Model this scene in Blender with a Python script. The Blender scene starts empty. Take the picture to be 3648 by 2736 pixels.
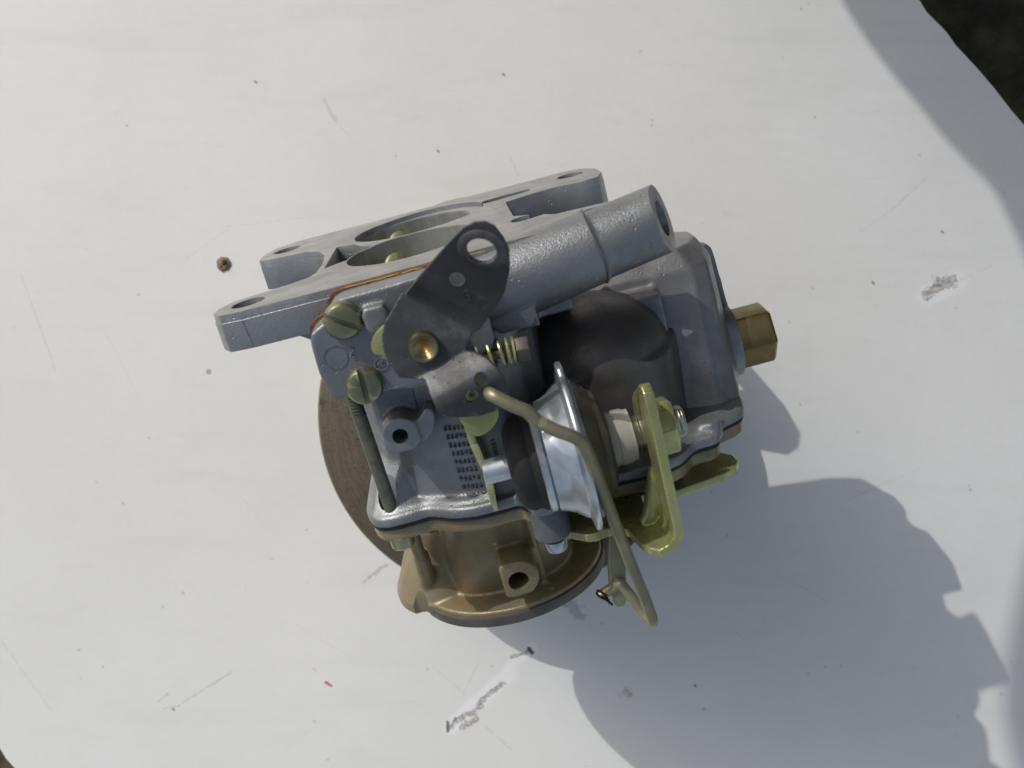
import bpy, bmesh, math, random
from mathutils import Vector, Matrix
from mathutils.geometry import tessellate_polygon
random.seed(4)
S = bpy.context.scene
COL = S.collection
R = math.radians
MM = 0.001

# ------------------------------------------------------------------ camera, sky, sun, exposure
cam = bpy.data.objects.new("camera", bpy.data.cameras.new("camera"))
COL.objects.link(cam)
cam.data.sensor_width = 36
cam.data.lens = 34.99
cam.location = (0, 0, 0.36)
cam.data.clip_start = 0.01
cam.data.clip_end = 60
cam.data.dof.use_dof = True
cam.data.dof.focus_distance = 0.262
cam.data.dof.aperture_fstop = 20
S.camera = cam

SUN_DIR = Vector((1.085, -1.055, -1)).normalized()      # the way the light travels
SUN_EL = math.asin(-SUN_DIR.z)
world = bpy.data.worlds.new("World")
S.world = world
world.use_nodes = True
wn = world.node_tree
wn.nodes.clear()
sky = wn.nodes.new("ShaderNodeTexSky")
sky.sky_type = 'NISHITA'
sky.sun_disc = False
sky.sun_elevation = SUN_EL
sky.sun_rotation = math.atan2(-SUN_DIR.x, -SUN_DIR.y)
sky.dust_density = 3.0
sky.ozone_density = 0.6
bg = wn.nodes.new("ShaderNodeBackground")
bg.inputs[1].default_value = 0.15
wo = wn.nodes.new("ShaderNodeOutputWorld")
hs = wn.nodes.new('ShaderNodeHueSaturation')
hs.inputs['Saturation'].default_value = 0.62
wn.links.new(sky.outputs[0], hs.inputs['Color'])
wn.links.new(hs.outputs[0], bg.inputs[0])
wn.links.new(bg.outputs[0], wo.inputs[0])
sl = bpy.data.lights.new("sun", 'SUN')
sl.energy = 2.15
sl.angle = R(0.5)
sl.color = (1.0, 0.965, 0.92)
sun = bpy.data.objects.new("sun", sl)
COL.objects.link(sun)
sun.rotation_euler = SUN_DIR.to_track_quat('-Z', 'Y').to_euler()
S.view_settings.view_transform = 'Standard'
S.view_settings.look = 'None'
S.view_settings.exposure = -0.12
S.view_settings.gamma = 1

# ------------------------------------------------------------------ materials
class G:
    """small shader graph helper"""
    def __init__(s, name):
        s.m = bpy.data.materials.new(name); s.m.use_nodes = True
        s.t = s.m.node_tree; s.n = s.t.nodes; s.l = s.t.links
        s.b = s.n["Principled BSDF"]
        s.tc = s.n.new("ShaderNodeTexCoord").outputs['Object']
    def put(s, sock, v):
        if v is None: return
        if hasattr(v, 'links') or isinstance(v, bpy.types.NodeSocket): s.l.new(v, sock)
        else: sock.default_value = v
    def noise(s, scale, detail=4, rough=.55, vec=None, dist=0):
        n = s.n.new("ShaderNodeTexNoise")
        s.put(n.inputs['Vector'], vec or s.tc)
        n.inputs['Scale'].default_value = scale; n.inputs['Detail'].default_value = detail
        n.inputs['Roughness'].default_value = rough; n.inputs['Distortion'].default_value = dist
        return n.outputs['Fac']
    def vor(s, scale, vec=None, feat='F1'):
        n = s.n.new("ShaderNodeTexVoronoi"); n.feature = feat
        s.put(n.inputs['Vector'], vec or s.tc); n.inputs['Scale'].default_value = scale
        return n.outputs['Distance']
    def mapv(s, loc=(0, 0, 0), rot=(0, 0, 0), scale=(1, 1, 1), vec=None):
        n = s.n.new("ShaderNodeMapping"); s.put(n.inputs['Vector'], vec or s.tc)
        n.inputs['Location'].default_value = loc; n.inputs['Rotation'].default_value = rot
        n.inputs['Scale'].default_value = scale
        return n.outputs[0]
    def ramp(s, v, a, b, lo=0., hi=1.):
        n = s.n.new("ShaderNodeMapRange"); s.put(n.inputs[0], v)
        n.interpolation_type = 'SMOOTHSTEP'
        n.inputs[1].default_value = a; n.inputs[2].default_value = b
        n.inputs[3].default_value = lo; n.inputs[4].default_value = hi
        return n.outputs[0]
    def mix(s, f, a, b, mode='MIX'):
        n = s.n.new("ShaderNodeMix"); n.data_type = 'RGBA'; n.blend_type = mode
        s.put(n.inputs[0], f)
        for i, v in ((6, a), (7, b)):
            if isinstance(v, tuple): v = (*v, 1) if len(v) == 3 else v
            s.put(n.inputs[i], v)
        return n.outputs[2]
    def math(s, op, a, b=None, c=None):
        n = s.n.new("ShaderNodeMath"); n.operation = op
        s.put(n.inputs[0], a); s.put(n.inputs[1], b); s.put(n.inputs[2], c)
        return n.outputs[0]
    def bump(s, h, dist, strength=1., nrm=None):
        n = s.n.new("ShaderNodeBump"); s.put(n.inputs['Height'], h)
        n.inputs['Distance'].default_value = dist; n.inputs['Strength'].default_value = strength
        s.put(n.inputs['Normal'], nrm)
        return n.outputs[0]
    def out(s, col, rough, metal=0., nrm=None, **k):
        if isinstance(col, tuple): col = (*col, 1) if len(col) == 3 else col
        s.put(s.b.inputs['Base Color'], col); s.put(s.b.inputs['Roughness'], rough)
        s.put(s.b.inputs['Metallic'], metal); s.put(s.b.inputs['Normal'], nrm)
        for kk, v in k.items(): s.put(s.b.inputs[kk.replace('_', ' ')], v)
        return s.m

def cast_metal(name, c, dark, rough=.5, metal=.55, grain=.00006, gs=2600, stain=None, stain_amt=.5, spec=.5):
    g = G(name)
    big = g.noise(55, 4); mid = g.noise(260, 5, .65); fine = g.noise(gs, 3, .7)
    col = g.mix(g.ramp(big, .3, .72), dark, c)
    col = g.mix(g.ramp(mid, .25, .75, 0, .45), col, tuple(x * .62 for x in c))
    if stain:
        col = g.mix(g.ramp(g.noise(90, 5, .7, vec=g.mapv((.3, .1, .2))), .5, .68, 0, stain_amt), col, stain)
    geo = g.n.new('ShaderNodeNewGeometry')
    wear = g.math('MULTIPLY', g.ramp(geo.outputs['Pointiness'], .525, .60), g.ramp(g.noise(330, 4, .7), .35, .6, .25, 1))
    col = g.mix(g.math('MULTIPLY', wear, .55), col, tuple(min(.8, x * 1.75) for x in c))
    dirt = g.ramp(g.noise(700, 5, .75), .62, .74, 0, .45)
    col = g.mix(dirt, col, tuple(x * .35 for x in dark))
    h = g.math('ADD', g.math('MULTIPLY', fine, .55), g.math('MULTIPLY', mid, .35))
    h = g.math('SUBTRACT', h, g.ramp(g.vor(420), .04, .14, .5, 0))
    r = g.ramp(mid, .2, .8, rough - .1, rough + .12)
    return g.out(col, r, metal, g.bump(h, grain, .9), Specular_IOR_Level=spec)

M = {}
M['cast'] = cast_metal('cast_zinc', (.30, .312, .325), (.20, .21, .222), .37, .52, grain=.00026, gs=1900)
M['bowl'] = cast_metal('weathered_cast_zinc', (.25, .258, .268), (.17, .173, .178), .38, .45, grain=.00018, gs=1900, stain=(.14, .135, .125), stain_amt=.6)
M['dome'] = cast_metal('dark_brown_zinc', (.135, .13, .125), (.085, .08, .074), .38, .35, grain=.00014, gs=1900, stain=(.10, .075, .055), stain_amt=.6)  # darker and browner than the bowl casting
M['cast_dark'] = cast_metal('cast_zinc_dull', (.135, .14, .15), (.095, .10, .11), .5, .35, grain=.00015)
M['bronze'] = cast_metal('dichromate_cast', (.34, .285, .17), (.20, .175, .11), .38, .38, grain=.00016, stain=(.28, .16, .06), stain_amt=.5)
M['steel_dark'] = cast_metal('grey_phosphate_steel', (.085, .087, .09), (.042, .044, .048), .45, .35, grain=.00014, gs=2600, stain=(.14, .14, .14), stain_amt=.6)
M['olive'] = cast_metal('olive_zinc_plate', (.54, .55, .25), (.33, .35, .13), .30, .6, grain=.00007, stain=(.46, .38, .27), stain_amt=.65)
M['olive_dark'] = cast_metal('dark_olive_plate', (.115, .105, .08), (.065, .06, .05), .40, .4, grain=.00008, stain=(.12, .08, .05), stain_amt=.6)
M['link'] = cast_metal('worn_olive_rod', (.33, .32, .19), (.20, .195, .135), .38, .45, grain=.00008, stain=(.24, .19, .16), stain_amt=.7)
M['screw'] = cast_metal('dichromate_screw', (.34, .32, .20), (.16, .17, .105), .30, .7, grain=.00005, stain=(.15, .22, .13), stain_amt=.7)
M['rod_dark'] = cast_metal('dark_green_steel', (.12, .125, .09), (.07, .075, .055), .42, .4, grain=.00008)
M['ring_steel'] = cast_metal('machined_ring_edge', (.14, .13, .11), (.085, .08, .07), .38, .45, grain=.00006, stain=(.12, .06, .055), stain_amt=.6)
M['hex_brown'] = cast_metal('browned_steel', (.17, .14, .115), (.11, .095, .08), .5, .35, grain=.0001)

def zinc():
    g = G('bright_zinc_plate')
    a = g.noise(1., 3, vec=g.mapv(scale=(900, 30, 30)))
    col = g.mix(g.ramp(g.noise(140, 4), .35, .7), (.58, .62, .66), (.46, .50, .54))
    return g.out(col, g.ramp(g.noise(200, 4), .3, .7, .26, .42), .82, g.bump(a, .000012, .4))
M['zinc'] = zinc()

def machined(name, c, dark, axis=0, rough=.3, metal=.75, f=2400, sc=70):
    g = G(name)
    v = [f] * 3; v[axis] = sc
    if axis == 0: v = [sc, f, f]
    a = g.noise(1., 4, .7, vec=g.mapv(scale=tuple(v)))
    b = g.noise(170, 4, .6)
    col = g.mix(g.ramp(b, .35, .7), c, dark)
    col = g.mix(g.ramp(a, .3, .75, 0, .35), col, tuple(x * .55 for x in dark))
    return g.out(col, g.ramp(a, .2, .8, rough - .06, rough + .14), metal, g.bump(a, .00002, .6))
M['machined'] = machined('machined_zinc_face', (.33, .33, .325), (.25, .252, .25), 0, .42, .3)
M['bore'] = machined('polished_bore', (.42, .43, .43), (.30, .30, .285), 2, .28, .45, 700, 60)

def thread():
    g = G('threaded_steel')
    w = g.n.new("ShaderNodeTexWave"); w.wave_type = 'BANDS'; w.bands_direction = 'X'
    g.put(w.inputs['Vector'], g.tc); w.inputs['Scale'].default_value = 320; w.inputs['Distortion'].default_value = .3
    return g.out(g.mix(g.noise(300), (.5, .5, .42), (.3, .3, .26)), .3, .85, g.bump(w.outputs['Fac'], .0002, 1))
M['thread'] = thread()

def brass():
    g = G('brass')
    col = g.mix(g.ramp(g.noise(120, 4), .35, .65), (.24, .19, .075), (.15, .12, .05))
    col = g.mix(g.ramp(g.noise(500, 5, .7), .55, .72, 0, .6), col, (.10, .075, .03))
    return g.out(col, .34, .85, g.bump(g.noise(900, 4), .00004, .8))
M['brass'] = brass()

def turned_brass():
    g = G('turned_brass')
    sx = g.n.new("ShaderNodeSeparateXYZ"); g.put(sx.inputs[0], g.tc)
    r = g.math('SQRT', g.math('ADD', g.math('POWER', sx.outputs[0], 2.), g.math('POWER', sx.outputs[2], 2.)))
    n = g.n.new("ShaderNodeTexNoise"); n.noise_dimensions = '1D'
    g.put(n.inputs['W'], r); n.inputs['Scale'].default_value = 3500
    col = g.mix(g.ramp(r, .0005, .0026), (.46, .28, .10), (.25, .22, .12))
    col = g.mix(g.ramp(n.outputs['Fac'], .5, .7, 0, .6), col, (.13, .10, .05))
    return g.out(col, .24, .9, g.bump(n.outputs['Fac'], .00008, .8))
M['turned'] = turned_brass()

def rubber():
    g = G('black_rubber')
    return g.out(g.mix(g.ramp(g.noise(900, 5, .8), .66, .74), (.010, .010, .010), (.07, .07, .065)), .75, 0, g.bump(g.noise(700, 4), .0001, .7))
M['rubber'] = rubber()

def plastic():
    g = G('off_white_plastic')
    return g.out(g.mix(g.noise(200), (.40, .40, .37), (.30, .30, .26)), .38, 0, g.bump(g.noise(400), .00003, .5), Subsurface_Weight=0.0)
M['plastic'] = plastic()

def gasket():
    g = G('rusty_fibre_gasket')
    return g.out(g.mix(g.ramp(g.noise(600, 5, .7), .35, .65), (.085, .035, .016), (.17, .08, .03)), .85, 0, g.bump(g.noise(1500, 4, .8), .0003, 1))
M['gasket'] = gasket()
def simple(name, c, rough, metal=0):
    g = G(name)
    return g.out(g.mix(g.noise(500, 4), c, tuple(x * .6 for x in c)), rough, metal, g.bump(g.noise(1200, 3), .00004, .6))
M['seal'] = simple('yellow_sealant', (.50, .36, .06), .5)
M['letter'] = simple('grimy_lettering', (.155, .162, .172), .5, .3)
M['black'] = simple('black_gasket', (.015, .015, .016), .6)
M['cotter'] = simple('dark_spring_wire', (.03, .03, .03), .35, .7)
M['dark_hole'] = simple('pit_black', (.02, .02, .02), .7)

def rusty():
    g = G('rusty_turned_iron')
    sx = g.n.new("ShaderNodeSeparateXYZ"); g.put(sx.inputs[0], g.tc)
    r = g.math('SQRT', g.math('ADD', g.math('POWER', sx.outputs[0], 2.), g.math('POWER', sx.outputs[1], 2.)))
    an = g.math('ARCTAN2', sx.outputs[1], sx.outputs[0])
    cb = g.n.new("ShaderNodeCombineXYZ")
    g.put(cb.inputs[0], g.math('MULTIPLY', r, 2100.)); g.put(cb.inputs[1], g.math('MULTIPLY', an, 3.0)); g.put(cb.inputs[2], 0.)
    n1 = g.n.new('ShaderNodeTexNoise'); n1.noise_dimensions = '1D'; g.put(n1.inputs['W'], r); n1.inputs['Scale'].default_value = 5200; n1.inputs['Detail'].default_value = 3
    line = g.math('ADD', g.math('MULTIPLY', g.noise(1., 5, .75, vec=cb.outputs[0], dist=.6), .45), g.math('MULTIPLY', n1.outputs['Fac'], .28))
    line = g.math('ADD', line, g.math('MULTIPLY', g.noise(1100, 5, .8), .28))
    blot = g.noise(190, 7, .75)
    col = g.mix(g.ramp(line, .32, .66), (.030, .026, .020), (.135, .110, .076))
    col = g.mix(g.ramp(blot, .55, .70, 0, .85), col, (.022, .017, .015))
    col = g.mix(g.ramp(g.noise(240, 5, .7, vec=g.mapv((.2, .5, .1))), .60, .70, 0, .7), col, (.21, .10, .055))
    col = g.mix(g.ramp(r, .0601, .0605), col, (.15, .15, .085))
    return g.out(col, g.ramp(blot, .4, .7, .5, .75), .2, g.bump(g.math('ADD', line, blot), .00018, .8))
M['rust'] = rusty()

# ------------------------------------------------------------------ mesh helpers (all sizes in millimetres)
def tag(o, label=None, cat=None, group=None, kind=None):
    if label: o['label'] = label
    if cat: o['category'] = cat
    if group: o['group'] = group
    if kind: o['kind'] = kind
    return o

class B:
    """collects closed shells, sizes in mm"""
    def __init__(s): s.bm = bmesh.new()
    def _add(s, vs, fs):
        V = [s.bm.verts.new(v) for v in vs]
        out = []
        for f in fs:
            try: out.append(s.bm.faces.new([V[i] for i in f]))
            except ValueError: pass
        return out
    def prism(s, poly, lo, hi, ax='z', top=None):
        """poly: 2-D outline; ax z:(x,y) y:(x,z) x:(y,z)"""
        n = len(poly); top = top or poly
        def P(p, h):
            return {'z': (p[0], p[1], h), 'y': (p[0], h, p[1]), 'x': (h, p[0], p[1])}[ax]
        vs = [P(p, lo) for p in poly] + [P(p, hi) for p in top]
        fs = [tuple(range(n)), tuple(range(2 * n - 1, n - 1, -1))]
        fs += [(i, n + i, n + (i + 1) % n, (i + 1) % n) for i in range(n)]
        F = s._add(vs, fs)
        bmesh.ops.recalc_face_normals(s.bm, faces=F)
        return s
    def rev(s, p0, axis, prof, n=48, cap=True):
        """lathe: prof = [(dist along axis, radius)]"""
        a = Vector(axis).normalized(); p0 = Vector(p0)
        u = a.orthogonal().normalized(); v = a.cross(u)
        vs = []; fs = []
        for d, r in prof:
            for k in range(n):
                t = 2 * math.pi * k / n
                vs.append(p0 + a * d + (u * math.cos(t) + v * math.sin(t)) * max(r, .01))
        for i in range(len(prof) - 1):
            for k in range(n):
                fs.append((i * n + k, i * n + (k + 1) % n, (i + 1) * n + (k + 1) % n, (i + 1) * n + k))
        if cap:
            fs.append(tuple(range(n - 1, -1, -1))); fs.append(tuple(range((len(prof) - 1) * n, len(prof) * n)))
        F = s._add(vs, fs); bmesh.ops.recalc_face_normals(s.bm, faces=F)
        return s
    def cyl(s, p0, p1, r, r2=None, n=40):
        p0 = Vector(p0); p1 = Vector(p1); d = (p1 - p0)
        return s.rev(p0, d, [(0, r), (d.length, r if r2 is None else r2)], n)
    def ell(s, c, r, nu=40, nv=20):
        prof = []
        vs = []; fs = []
        for i in range(1, nv):
            ph = math.pi * i / nv
            for k in range(nu):
                t = 2 * math.pi * k / nu
                vs.append((c[0] + r[0] * math.sin(ph) * math.cos(t), c[1] + r[1] * math.sin(ph) * math.sin(t), c[2] + r[2] * math.cos(ph)))
        vs.append((c[0], c[1], c[2] + r[2])); vs.append((c[0], c[1], c[2] - r[2]))
        for i in range(nv - 2):
            for k in range(nu):
                fs.append((i * nu + k, (i + 1) * nu + k, (i + 1) * nu + (k + 1) % nu, i * nu + (k + 1) % nu))
        a = len(vs) - 2
        for k in range(nu):
            fs.append((k, (k + 1) % nu, a)); fs.append(((nv - 2) * nu + (k + 1) % nu, (nv - 2) * nu + k, a + 1))
        F = s._add(vs, fs); bmesh.ops.recalc_face_normals(s.bm, faces=F)
        return s
    def tube(s, pts, r, n=14, closed=False):
        pts = [Vector(p) for p in pts]; N = len(pts)
        rr = r if isinstance(r, (list, tuple)) else [r] * N
        vs = []; fs = []; u = None
        for i, p in enumerate(pts):
            a = pts[(i + 1) % N] if (closed or i < N - 1) else p
            b = pts[i - 1] if (closed or i > 0) else p
            d = (a - b).normalized()
            if u is None: u = d.orthogonal().normalized()
            else: u = (u - d * u.dot(d)).normalized()
            v = d.cross(u)
            for k in range(n):
                t = 2 * math.pi * k / n
                vs.append(p + (u * math.cos(t) + v * math.sin(t)) * rr[i])
        for i in range(N if closed else N - 1):
            j = (i + 1) % N
            for k in range(n):
                fs.append((i * n + k, i * n + (k + 1) % n, j * n + (k + 1) % n, j * n + k))
        if not closed:
            fs.append(tuple(range(n - 1, -1, -1))); fs.append(tuple(range((N - 1) * n, N * n)))
        F = s._add(vs, fs); bmesh.ops.recalc_face_normals(s.bm, faces=F)
        return s
    def sheet(s, outline, th, fold):
        """bent sheet metal: outline in (a,b) mapped by fold(a,b)->front point, thickness along +y"""
        return s
    def mesh(s, name):
        me = bpy.data.meshes.new(name)
        for v in s.bm.verts: v.co *= MM
        s.bm.to_mesh(me); s.bm.free()
        return me

def smooth(me, ang=35):
    bm = bmesh.new(); bm.from_mesh(me)
    for f in bm.faces: f.smooth = True
    for e in bm.edges:
        e.smooth = not (len(e.link_faces) == 2 and e.calc_face_angle(0) > R(ang))
    bm.to_mesh(me); bm.free()

def bake(o):
    dg = bpy.context.evaluated_depsgraph_get(); dg.update()
    me = bpy.data.meshes.new_from_object(o.evaluated_get(dg))
    o.modifiers.clear(); old = o.data; o.data = me; bpy.data.meshes.remove(old)
    return o

def link(name, me, m=None, parent=None, label=None):
    o = bpy.data.objects.new(name, me); COL.objects.link(o)
    if m and not me.materials: me.materials.append(M[m] if isinstance(m, str) else m)
    if parent: o.parent = parent
    if label: o['label'] = label
    return o

def build(name, b, m, parent, cut=None, bevel=0, seg=2, vox=0, sm=0, ang=35, label=None, disp=0):
    o = link(name, b.mesh(name), m)
    if vox:
        r = o.modifiers.new("r", 'REMESH'); r.mode = 'VOXEL'; r.voxel_size = vox * MM
        if sm:
            q = o.modifiers.new("s", 'SMOOTH'); q.iterations = sm; q.factor = .5
        bake(o)
    if cut:
        c = link("cut", cut.mesh("cut"))
        q = o.modifiers.new("b", 'BOOLEAN'); q.operation = 'DIFFERENCE'; q.object = c; q.solver = 'EXACT'
        q.use_self = not vox
        bake(o)
        cm = c.data; bpy.data.objects.remove(c); bpy.data.meshes.remove(cm)
    if bevel:
        q = o.modifiers.new("v", 'BEVEL'); q.width = bevel * MM; q.segments = seg; q.limit_method = 'ANGLE'; q.angle_limit = R(38)
        q.harden_normals = False
        bake(o)
    if not o.data.materials: o.data.materials.append(M[m] if isinstance(m, str) else m)
    smooth(o.data, ang)
    if parent: o.parent = parent
    if label: o['label'] = label
    return o

def arc(cx, cy, r, a0, a1, n=10):
    return [(cx + r * math.cos(R(a0 + (a1 - a0) * i / n)), cy + r * math.sin(R(a0 + (a1 - a0) * i / n))) for i in range(n + 1)]
def spline(pts, k=6, closed=True):
    """Catmull-Rom through 2-D or 3-D points"""
    out = []; n = len(pts); P = [Vector(p) for p in pts]
    rng = range(n) if closed else range(n - 1)
    for i in rng:
        if closed: p0, p1, p2, p3 = P[i - 1], P[i], P[(i + 1) % n], P[(i + 2) % n]
        else: p0, p1, p2, p3 = P[max(i - 1, 0)], P[i], P[i + 1], P[min(i + 2, n - 1)]
        for j in range(k):
            t = j / k
            out.append(tuple(.5 * ((2 * p1) + (-p0 + p2) * t + (2 * p0 - 5 * p1 + 4 * p2 - p3) * t * t + (-p0 + 3 * p1 - 3 * p2 + p3) * t ** 3)))
    if not closed: out.append(tuple(P[-1]))
    return out
def hexa(c, ax, r, lo, hi, rot=0):
    return [(c[0] + r * math.cos(R(60 * i + rot)), c[1] + r * math.sin(R(60 * i + rot))) for i in range(6)]

# ------------------------------------------------------------------ the board and the ground under it
def board_material():
    g = G('white_painted_board')
    base = g.mix(g.ramp(g.noise(9, 5, .6), .3, .75), (.70, .70, .675), (.76, .76, .74))
    base = g.mix(g.ramp(g.noise(60, 5, .7), .45, .8, 0, .10), base, (.50, .50, .46))
    base = g.mix(g.ramp(g.noise(330, 5, .75), .35, .75, 0, .10), base, (.52, .52, .50))
    sm = g.noise(1., 5, .65, vec=g.mapv(rot=(0, 0, .9), scale=(12, 75, 1)))
    base = g.mix(g.ramp(sm, .50, .72, 0, .16), base, (.50, .50, .47))
    sm = g.noise(1., 6, .7, vec=g.mapv((.3, .1, 0), rot=(0, 0, -.6), scale=(26, 150, 1)))
    base = g.mix(g.ramp(sm, .58, .74, 0, .22), base, (.52, .49, .43))
    base = g.mix(g.ramp(g.noise(2.5, 2), .35, .7, 0, .25), base, (.70, .70, .66))
    # small specks of dirt
    sp = g.vor(55); gate = g.noise(21, 3)
    base = g.mix(g.math('MULTIPLY', g.ramp(sp, .035, .07, 0.7, 0), g.ramp(gate, .62, .66)), base, (.22, .21, .19))
    sp = g.vor(160, g.mapv((.31, .2, 0)))
    base = g.mix(g.math('MULTIPLY', g.ramp(sp, .06, .12, .5, 0), g.ramp(g.noise(33, 3), .55, .62)), base, (.35, .33, .28))
    wob = g.noise(420, 4, .7)
    def seg(p0, p1, w, col, amt, rag=.6, base=None):
        d = Vector((p1[0] - p0[0], p1[1] - p0[1], 0)) ; L = d.length; d.normalize()
        a = g.n.new("ShaderNodeVectorMath"); a.operation = 'SUBTRACT'; g.put(a.inputs[0], g.tc); a.inputs[1].default_value = (p0[0] * MM, p0[1] * MM, 0)
        f = g.n.new("ShaderNodeVectorMath"); f.operation = 'MULTIPLY'; g.put(f.inputs[0], a.outputs[0]); f.inputs[1].default_value = (1, 1, 0)
        t = g.n.new("ShaderNodeVectorMath"); t.operation = 'DOT_PRODUCT'; g.put(t.inputs[0], f.outputs[0]); t.inputs[1].default_value = d
        tt = g.math('MINIMUM', g.math('MAXIMUM', t.outputs['Value'], 0.), L * MM)
        q = g.n.new("ShaderNodeVectorMath"); q.operation = 'SCALE'; q.inputs[0].default_value = d; g.put(q.inputs['Scale'], tt)
        z = g.n.new("ShaderNodeVectorMath"); z.operation = 'DISTANCE'; g.put(z.inputs[0], f.outputs[0]); g.put(z.inputs[1], q.outputs[0])
        dist = g.math('ADD', z.outputs['Value'], g.math('MULTIPLY', g.math('SUBTRACT', wob, .5), w * rag * 4 * MM))
        m = g.ramp(dist, w * .45 * MM, w * 1.1 * MM, amt, 0)
        return m, g.mix(m, base, col)
    hs = []
    # bare filler round the chips, then the chips themselves (all in mm on the board)
    F_ = 360 / 2150.
    def W(px, py): return ((px - 1106) * F_, (829.5 - py) * F_)
    chip = g.mix(g.ramp(g.noise(800, 5, .8), .38, .62), (.20, .17, .155), (.62, .60, .58))
    FILL = (.80, .80, .80); CH = (.34, .31, .29); SC = (.45, .43, .38)
    def S_(a, b, w, col, amt, rag=.6):
        nonlocal base
        m, base = seg(W(*a), W(*b), w, col, amt, rag, base); return m
    for a, b, w in [((2003, 640), (2068, 606), 5.0), ((975, 1570), (1100, 1455), 3.6), ((1100, 1440), (1150, 1400), 2.4)]:
        S_(a, b, w, FILL, .8, .25)
    for a, b, w in [((2003, 637), (2030, 620), 2.0), ((2028, 612), (2058, 608), 2.6),
                    ((972, 1572), (985, 1555), 1.0), ((985, 1560), (1040, 1528), 1.3), ((1035, 1520), (1085, 1478), 1.2), ((1000, 1572), (1030, 1555), 1.3),
                    ((1105, 1420), (1140, 1410), .7)]:
        hs.append(S_(a, b, w, chip, .85, .9))
    hs.append(S_((968, 1560), (968, 1580), .7, (.15, .16, .17), .9, .5))
    hs.append(S_((1143, 1402), (1149, 1410), .9, (.07, .06, .05), .95, .5))
    hs.append(S_((1225, 1300), (1255, 1325), 2.2, (.40, .38, .38), .6, 1.3))
    S_((1352, 1490), (1362, 1500), 1.4, (.35, .30, .28), .6, 1.2)
    S_((1340, 1502), (1350, 1497), 1.4, (.55, .55, .52), .6, 1.2)
    for a, b, w, amt in [((350, 1532), (385, 1524), .35, .6), ((385, 1524), (500, 1452), .38, .6), ((340, 1518), (362, 1498), .4, .6),
                         ((800, 1245), (835, 1220), .8, .55), ((785, 1258), (800, 1246), .4, .4), ((1050, 1570), (1105, 1620), .3, .45),
                         ((1100, 335), (1120, 380), .3, .4), ((700, 215), (725, 262), .7, .35), ((725, 262), (760, 300), .3, .25),
                         ((1925, 455), (2000, 385), .35, .4), ((1860, 500), (1945, 440), .25, .25), ((2075, 605), (2140, 575), .3, .35),
                         ((45, 590), (120, 800), .35, .30), ((400, 560), (500, 490), .3, .2), ((0, 1380), (110, 1535), .35, .3),
                         ((220, 700), (300, 860), .3, .18), ((640, 1350), (760, 1420), .25, .22), ((1000, 1500), (1030, 1440), .3, .35),
                         ((935, 1440), (1005, 1500), .25, .3), ((460, 1000), (560, 1120), .25, .15), ((1700, 1250), (1790, 1300), .3, .3),
                         ((1830, 1080), (1990, 1010), .3, .2), ((1560, 1330), (1640, 1420), .25, .2), ((480, 490), (660, 470), .3, .2)]:
        S_(a, b, w, (.33, .24, .15) if a[1] in (1245, 1258, 215) else SC, amt * .75, 1.4)
    S_((704, 1474), (716, 1482), .55, (.45, .06, .08), .85, .6)
    S_((675, 1443), (683, 1449), .25, (.55, .2, .2), .4, .6)
    for a in [(1087, 160), (551, 176), (2034, 500), (478, 562), (945, 325), (1885, 610), (1500, 1480), (372, 1530)]:
        S_(a, (a[0] + 3, a[1] + 3), .5, (.16, .15, .13), .8, .5)
    h = g.math('MULTIPLY', g.noise(520, 5, .7), .16)
    for m in hs: h = g.math('SUBTRACT', h, m)
    return g.out(base, g.ramp(g.noise(30, 5, .7), .3, .7, .42, .62), 0, g.bump(h, .0003, .6), Specular_IOR_Level=.4)
M['board'] = board_material()

def ground_material():
    g = G('dark_earth')
    col = g.mix(g.ramp(g.noise(14, 6, .7), .35, .7), (.020, .017, .011), (.085, .075, .042))
    col = g.mix(g.ramp(g.vor(40), .1, .5), (.09, .085, .05), col)
    return g.out(col, .9, 0, g.bump(g.noise(30, 5), .02, .8))
M['ground'] = ground_material()

# board outline in mm, seen from above; its long edges run up to the left
edge_r = [(700, -620), (400, -210), (240, 15), (201, 68), (185.2, 93.7), (181, 98.5), (174, 107.5), (168, 114.5), (160.5, 122.5), (157, 127.5),
          (153.5, 131), (150, 134.5), (147.3, 138.9), (120, 170), (60, 240), (-60, 390), (-420, 830)]
edge_l = [(-800, 530), (-600, 310), (-420, 95), (-300, -36), (-215, -98), (-185.2, -131.8), (-183, -135.5), (-179.8, -139), (-150, -176), (-60, -290), (250, -900)]
bo = B(); bo.prism(edge_r + edge_l, -14, 0)
hole = B().rev((-104.3, 43.3, -5), (0, 0, 1), [(0, 1.0), (4.4, 1.5), (5.4, 2.3)], 24)
board = build('painted_board', bo, 'board', None)
for p in board.data.polygons: p.use_smooth = False
tag(board, 'white painted board with chips and scratches carrying the carburetor', kind='structure')
M['wood'] = simple('raw_brown_wood', (.27, .18, .11), .8)
hb = B().ell((-104.3, 43.3, .1), (2.5, 2.6, 1.0), 20, 10)
for v in hb.bm.verts: v.co += Vector((random.uniform(-.3, .3), random.uniform(-.3, .3), random.uniform(-.15, .15)))
plug = build('filler_plug', hb, 'wood', board)
hb = B().ell((-103.8, 43.8, .95), (.9, 1.1, .35), 16, 8)
for v in hb.bm.verts: v.co += Vector((random.uniform(-.12, .12), random.uniform(-.12, .12), 0))
build('plug_pit', hb, 'dark_hole', plug)  # near-black lump painted as a dark pit, with no real hollow
gm = B(); gm.prism([(-20000, -20000), (20000, -20000), (20000, 20000), (-20000, 20000)], -460, -450)
tag(build('ground', gm, 'ground', None), 'dark bare earth below the board', kind='structure')

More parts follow.
